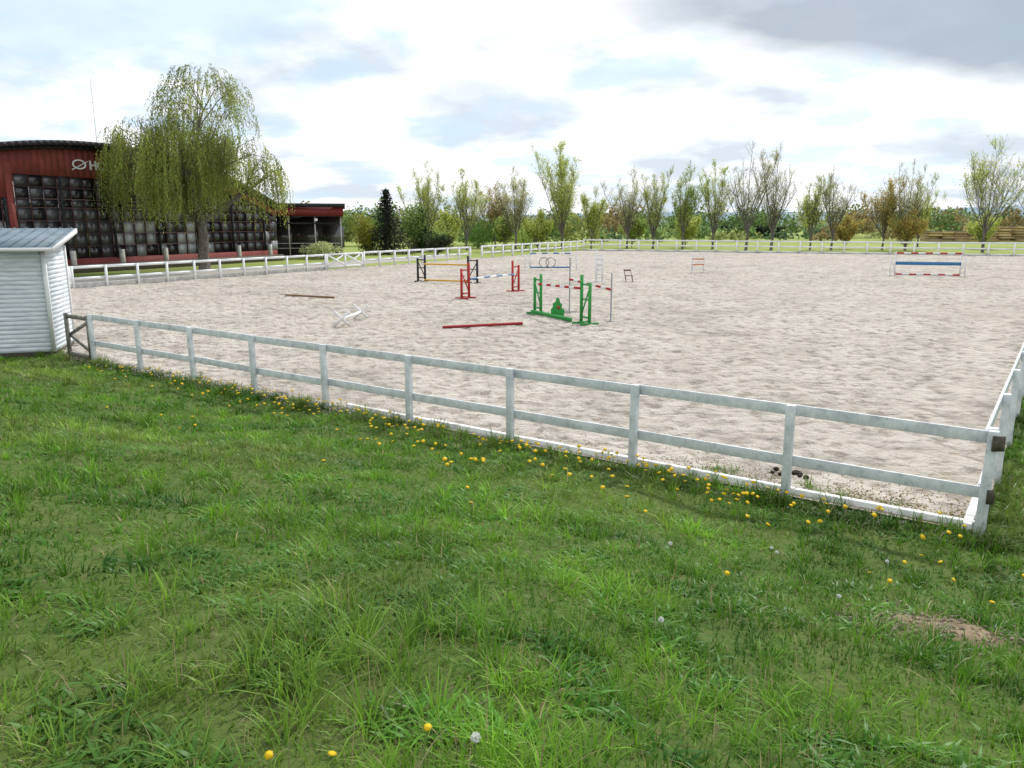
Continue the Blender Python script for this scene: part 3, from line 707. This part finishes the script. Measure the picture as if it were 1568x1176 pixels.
for cl_ in ((6.3, 1.0), (10.3, .5), (4.2, .4), (2.2, .8), (14, .5), (8.1, .9), (3.3, .5), (7.5, 1.9), (4.5, 1.8), (5.5, 2.6), (12, .5)):
    for _ in range(8):
        p = C+ND*(cl_[0]+R.normal(0, .45))-NN*abs(cl_[1]+R.normal(0, .3)); flower(dm, p[0], p[1], R.uniform(.13, .25), R.uniform(.026, .036), 0)
for k in range(20):
    p = C+ND*R.uniform(-1, 12)-NN*R.uniform(1.5, 4.5); flower(dm, p[0], p[1], R.uniform(.12, .2), .024, 0)
for (px, py) in ((-.77,2.16),(-.57,2.18),(-.30,2.28),(3.2,6.4),(5.8,7.7)): flower(dm, px, py, .17, .016, 0)
for (px, py) in ((-.13,2.2),(-.62,2.0),(2.4,5.3),(1.4,6.3),(3.9,5.2),(3.6,6.9),(2.6,6.9),(2.55,7.1),(.9,4.0)): flower(pm, px, py, .17, .017, 1)
dm.build('dandelion_flowers', [leaf_mat('dandelion_petals', .2)]); pm.build('dandelion_seed_heads', [leaf_mat('dandelion_fluff', .4)])

gv = M(); soil = M()
def pebble(x, y, r, z, c, mm=None):
    v = np.array([(1,0,0),(-1,0,0),(0,1,0),(0,-1,0),(0,0,.7),(0,0,-.7)])*r*R.uniform(.6, 1.3, (6, 1)); a = R.random()*6.28
    rot = np.array([(math.cos(a), math.sin(a), 0), (-math.sin(a), math.cos(a), 0), (0, 0, 1)])
    (mm or gv).add(v@rot+np.array((x, y, z)), [(0,2,4),(2,1,4),(1,3,4),(3,0,4),(2,0,5),(1,2,5),(3,1,5),(0,3,5)], 0, c)
def stonecol():
    k = R.uniform(.22, .50); return (k, k*.92, k*.82)
for k in range(2600):
    t = R.uniform(0, 22); p = C+ND*t-NN*R.normal(.12, .13); pebble(p[0], p[1], R.uniform(.008, .024), float(hz(p[0], p[1]))+.012, stonecol())
for k in range(3500):
    t = R.uniform(9.5, 26); p = C+ND*t+NN*R.normal(.02, .14); pebble(p[0], p[1], R.uniform(.010, .026), .052, stonecol())
for k in range(1500):
    t = abs(R.normal(0, 2.5)); p = C+ND*(t+.1)+NN*(.25+abs(R.normal(0, .4))); pebble(p[0], p[1], R.uniform(.006, .016), .062, (.16+R.random()*.15,.14+R.random()*.12,.06))
gv.build('gravel', [leaf_mat('gravel_stones', 0.0, .9)])
xs = np.linspace(-1.0, 1.0, 60); X2, Y2 = np.meshgrid(xs*.9+PATCH[0], xs*.55+PATCH[1])
rr_ = np.hypot((X2-PATCH[0])/.62, (Y2-PATCH[1])/.30); hh_ = np.clip(1-rr_**2, -.9, 1)*.05+(vnoise(X2, Y2, .07)-.5)*.04+(vnoise(X2, Y2, .17)-.5)*.06
t_ = np.clip(vnoise(X2+3, Y2, .12), 0, 1)[..., None]; cc_ = np.array((.14,.10,.06))*(1-t_)+np.array((.32,.25,.16))*t_
soil.add(np.stack([X2, Y2, hz(X2, Y2)+hh_-.01], -1).reshape(-1, 3), grid_faces(60, 60), 0, cc_.reshape(-1, 3))
for k in range(600):
    a = R.random()*6.28; q = abs(R.normal(0, .42)); x_, y_ = PATCH[0]+q*1.1*math.cos(a), PATCH[1]+q*.6*math.sin(a); c = R.uniform(.10, .36)
    pebble(x_, y_, R.uniform(.006, .020), float(hz(x_, y_))+.04, (c, c*.82, c*.6), soil)
soil.build('bare_soil_patch', [leaf_mat('dry_soil', 0, .95)], smooth=False)
m = M()
for k in range(16):
    a = R.normal(0, .13, 2); r_ = R.uniform(.7, 1.1); c_ = np.array((3.93+a[0], 10.35+a[1]*.8, .085))
    m.tube([c_+np.array((0, 0, z_*r_)) for z_ in (-.03, -.02, 0, .02, .03)], np.array([.01, .03, .038, .03, .008])*r_, 8, 0)
m.build('horse_droppings', [pmat('droppings', (.02,.016,.01), (.05,.04,.025), 30, .9, .3)], smooth=True)

# ---------------------------------------------------------------- world
w = bpy.data.worlds.new('World'); scene.world = w; w.use_nodes = True; nt = w.node_tree
bg = nt.nodes['Background']; bg.inputs[1].default_value = .14
sky = nt.nodes.new('ShaderNodeTexSky'); sky.sky_type = 'NISHITA'; sky.sun_disc = False
sky.sun_elevation = math.radians(SUN_EL); sky.sun_rotation = math.radians(SUN_AZ); sky.air_density = 1.0; sky.dust_density = 1.5
tc = nt.nodes.new('ShaderNodeTexCoord'); sp_ = nt.nodes.new('ShaderNodeSeparateXYZ'); nt.links.new(tc.outputs['Generated'], sp_.inputs[0])
zz = math_(nt, 'ADD', math_(nt, 'MAXIMUM', sp_.outputs[2], 0.0), .22)
px = math_(nt, 'DIVIDE', sp_.outputs[0], zz); py = math_(nt, 'DIVIDE', sp_.outputs[1], zz)
cb = nt.nodes.new('ShaderNodeCombineXYZ'); nt.links.new(px, cb.inputs[0]); nt.links.new(py, cb.inputs[1])
n1 = noise(nt, cb.outputs[0], 1.9, 7, .52); n2 = noise(nt, cb.outputs[0], 2.3, 7, .52)
def blob(cx, cy, rx, ry, pert=1.0):
    a = math_(nt, 'DIVIDE', math_(nt, 'SUBTRACT', px, cx), rx); b = math_(nt, 'DIVIDE', math_(nt, 'SUBTRACT', py, cy), ry)
    d = math_(nt, 'SQRT', math_(nt, 'ADD', math_(nt, 'MULTIPLY', a, a), math_(nt, 'MULTIPLY', b, b)))
    d = math_(nt, 'ADD', d, math_(nt, 'MULTIPLY', math_(nt, 'SUBTRACT', n2, .5), pert*2.2))
    return math_(nt, 'MULTIPLY', math_(nt, 'SUBTRACT', 1.25, d), 1.6, clamp=True)
white = mixc(nt, ramp(nt, n1, [(.38, 1.0), (.54, 0.0)]), (8.9, 9.0, 9.1), (5.3, 5.9, 6.6))
blue = mixc(nt, .85, sky.outputs[0], (4.5, 6.0, 7.6))
c = mixc(nt, math_(nt, 'MULTIPLY', ramp(nt, n2, [(.51, 0.0), (.60, 1.0)]), .7), white, blue)
c = mixc(nt, math_(nt, 'MULTIPLY', blob(-1.15, 1.95, .75, .35, 1.5), .7), c, blue)
c = mixc(nt, math_(nt, 'MULTIPLY', blob(.05, 1.8, .40, .45, .9), .8), c, (9.0, 9.0, 9.0))
c = mixc(nt, math_(nt, 'MULTIPLY', blob(1.15, 2.04, .80, .27, .7), .9), c, (3.2, 3.75, 4.4))
c = mixc(nt, math_(nt, 'MULTIPLY', blob(-.1, 2.75, .30, .24, .9), .5), c, (5.2, 5.8, 6.5))
c = mixc(nt, math_(nt, 'MULTIPLY', blob(1.9, 2.9, .5, .22, .9), .5), c, (5.0, 5.7, 6.4))
nt.links.new(c, bg.inputs[0])

az, el = math.radians(SUN_AZ), math.radians(SUN_EL)
sd = Vector((math.sin(az)*math.cos(el), math.cos(az)*math.cos(el), math.sin(el)))
l = bpy.data.lights.new('sun', 'SUN'); l.energy = 3.2; l.angle = math.radians(3); l.color = (1, .97, .92)
lo = bpy.data.objects.new('sun', l); lo.rotation_euler = (-sd).to_track_quat('-Z', 'Y').to_euler(); lo.location = (20, 30, 40); scene.collection.objects.link(lo)
cam = bpy.data.cameras.new('camera'); cam.lens = 36*1184/1568; cam.sensor_width = 36; cam.clip_end = 12000; cam.clip_start = .05
co = bpy.data.objects.new('camera', cam); co.location = (0, 0, H); co.rotation_euler = (math.radians(90-11.7), 0, 0); scene.collection.objects.link(co)
scene.camera = co
scene.view_settings.view_transform = 'Standard'; scene.view_settings.look = 'None'; scene.view_settings.exposure = 0
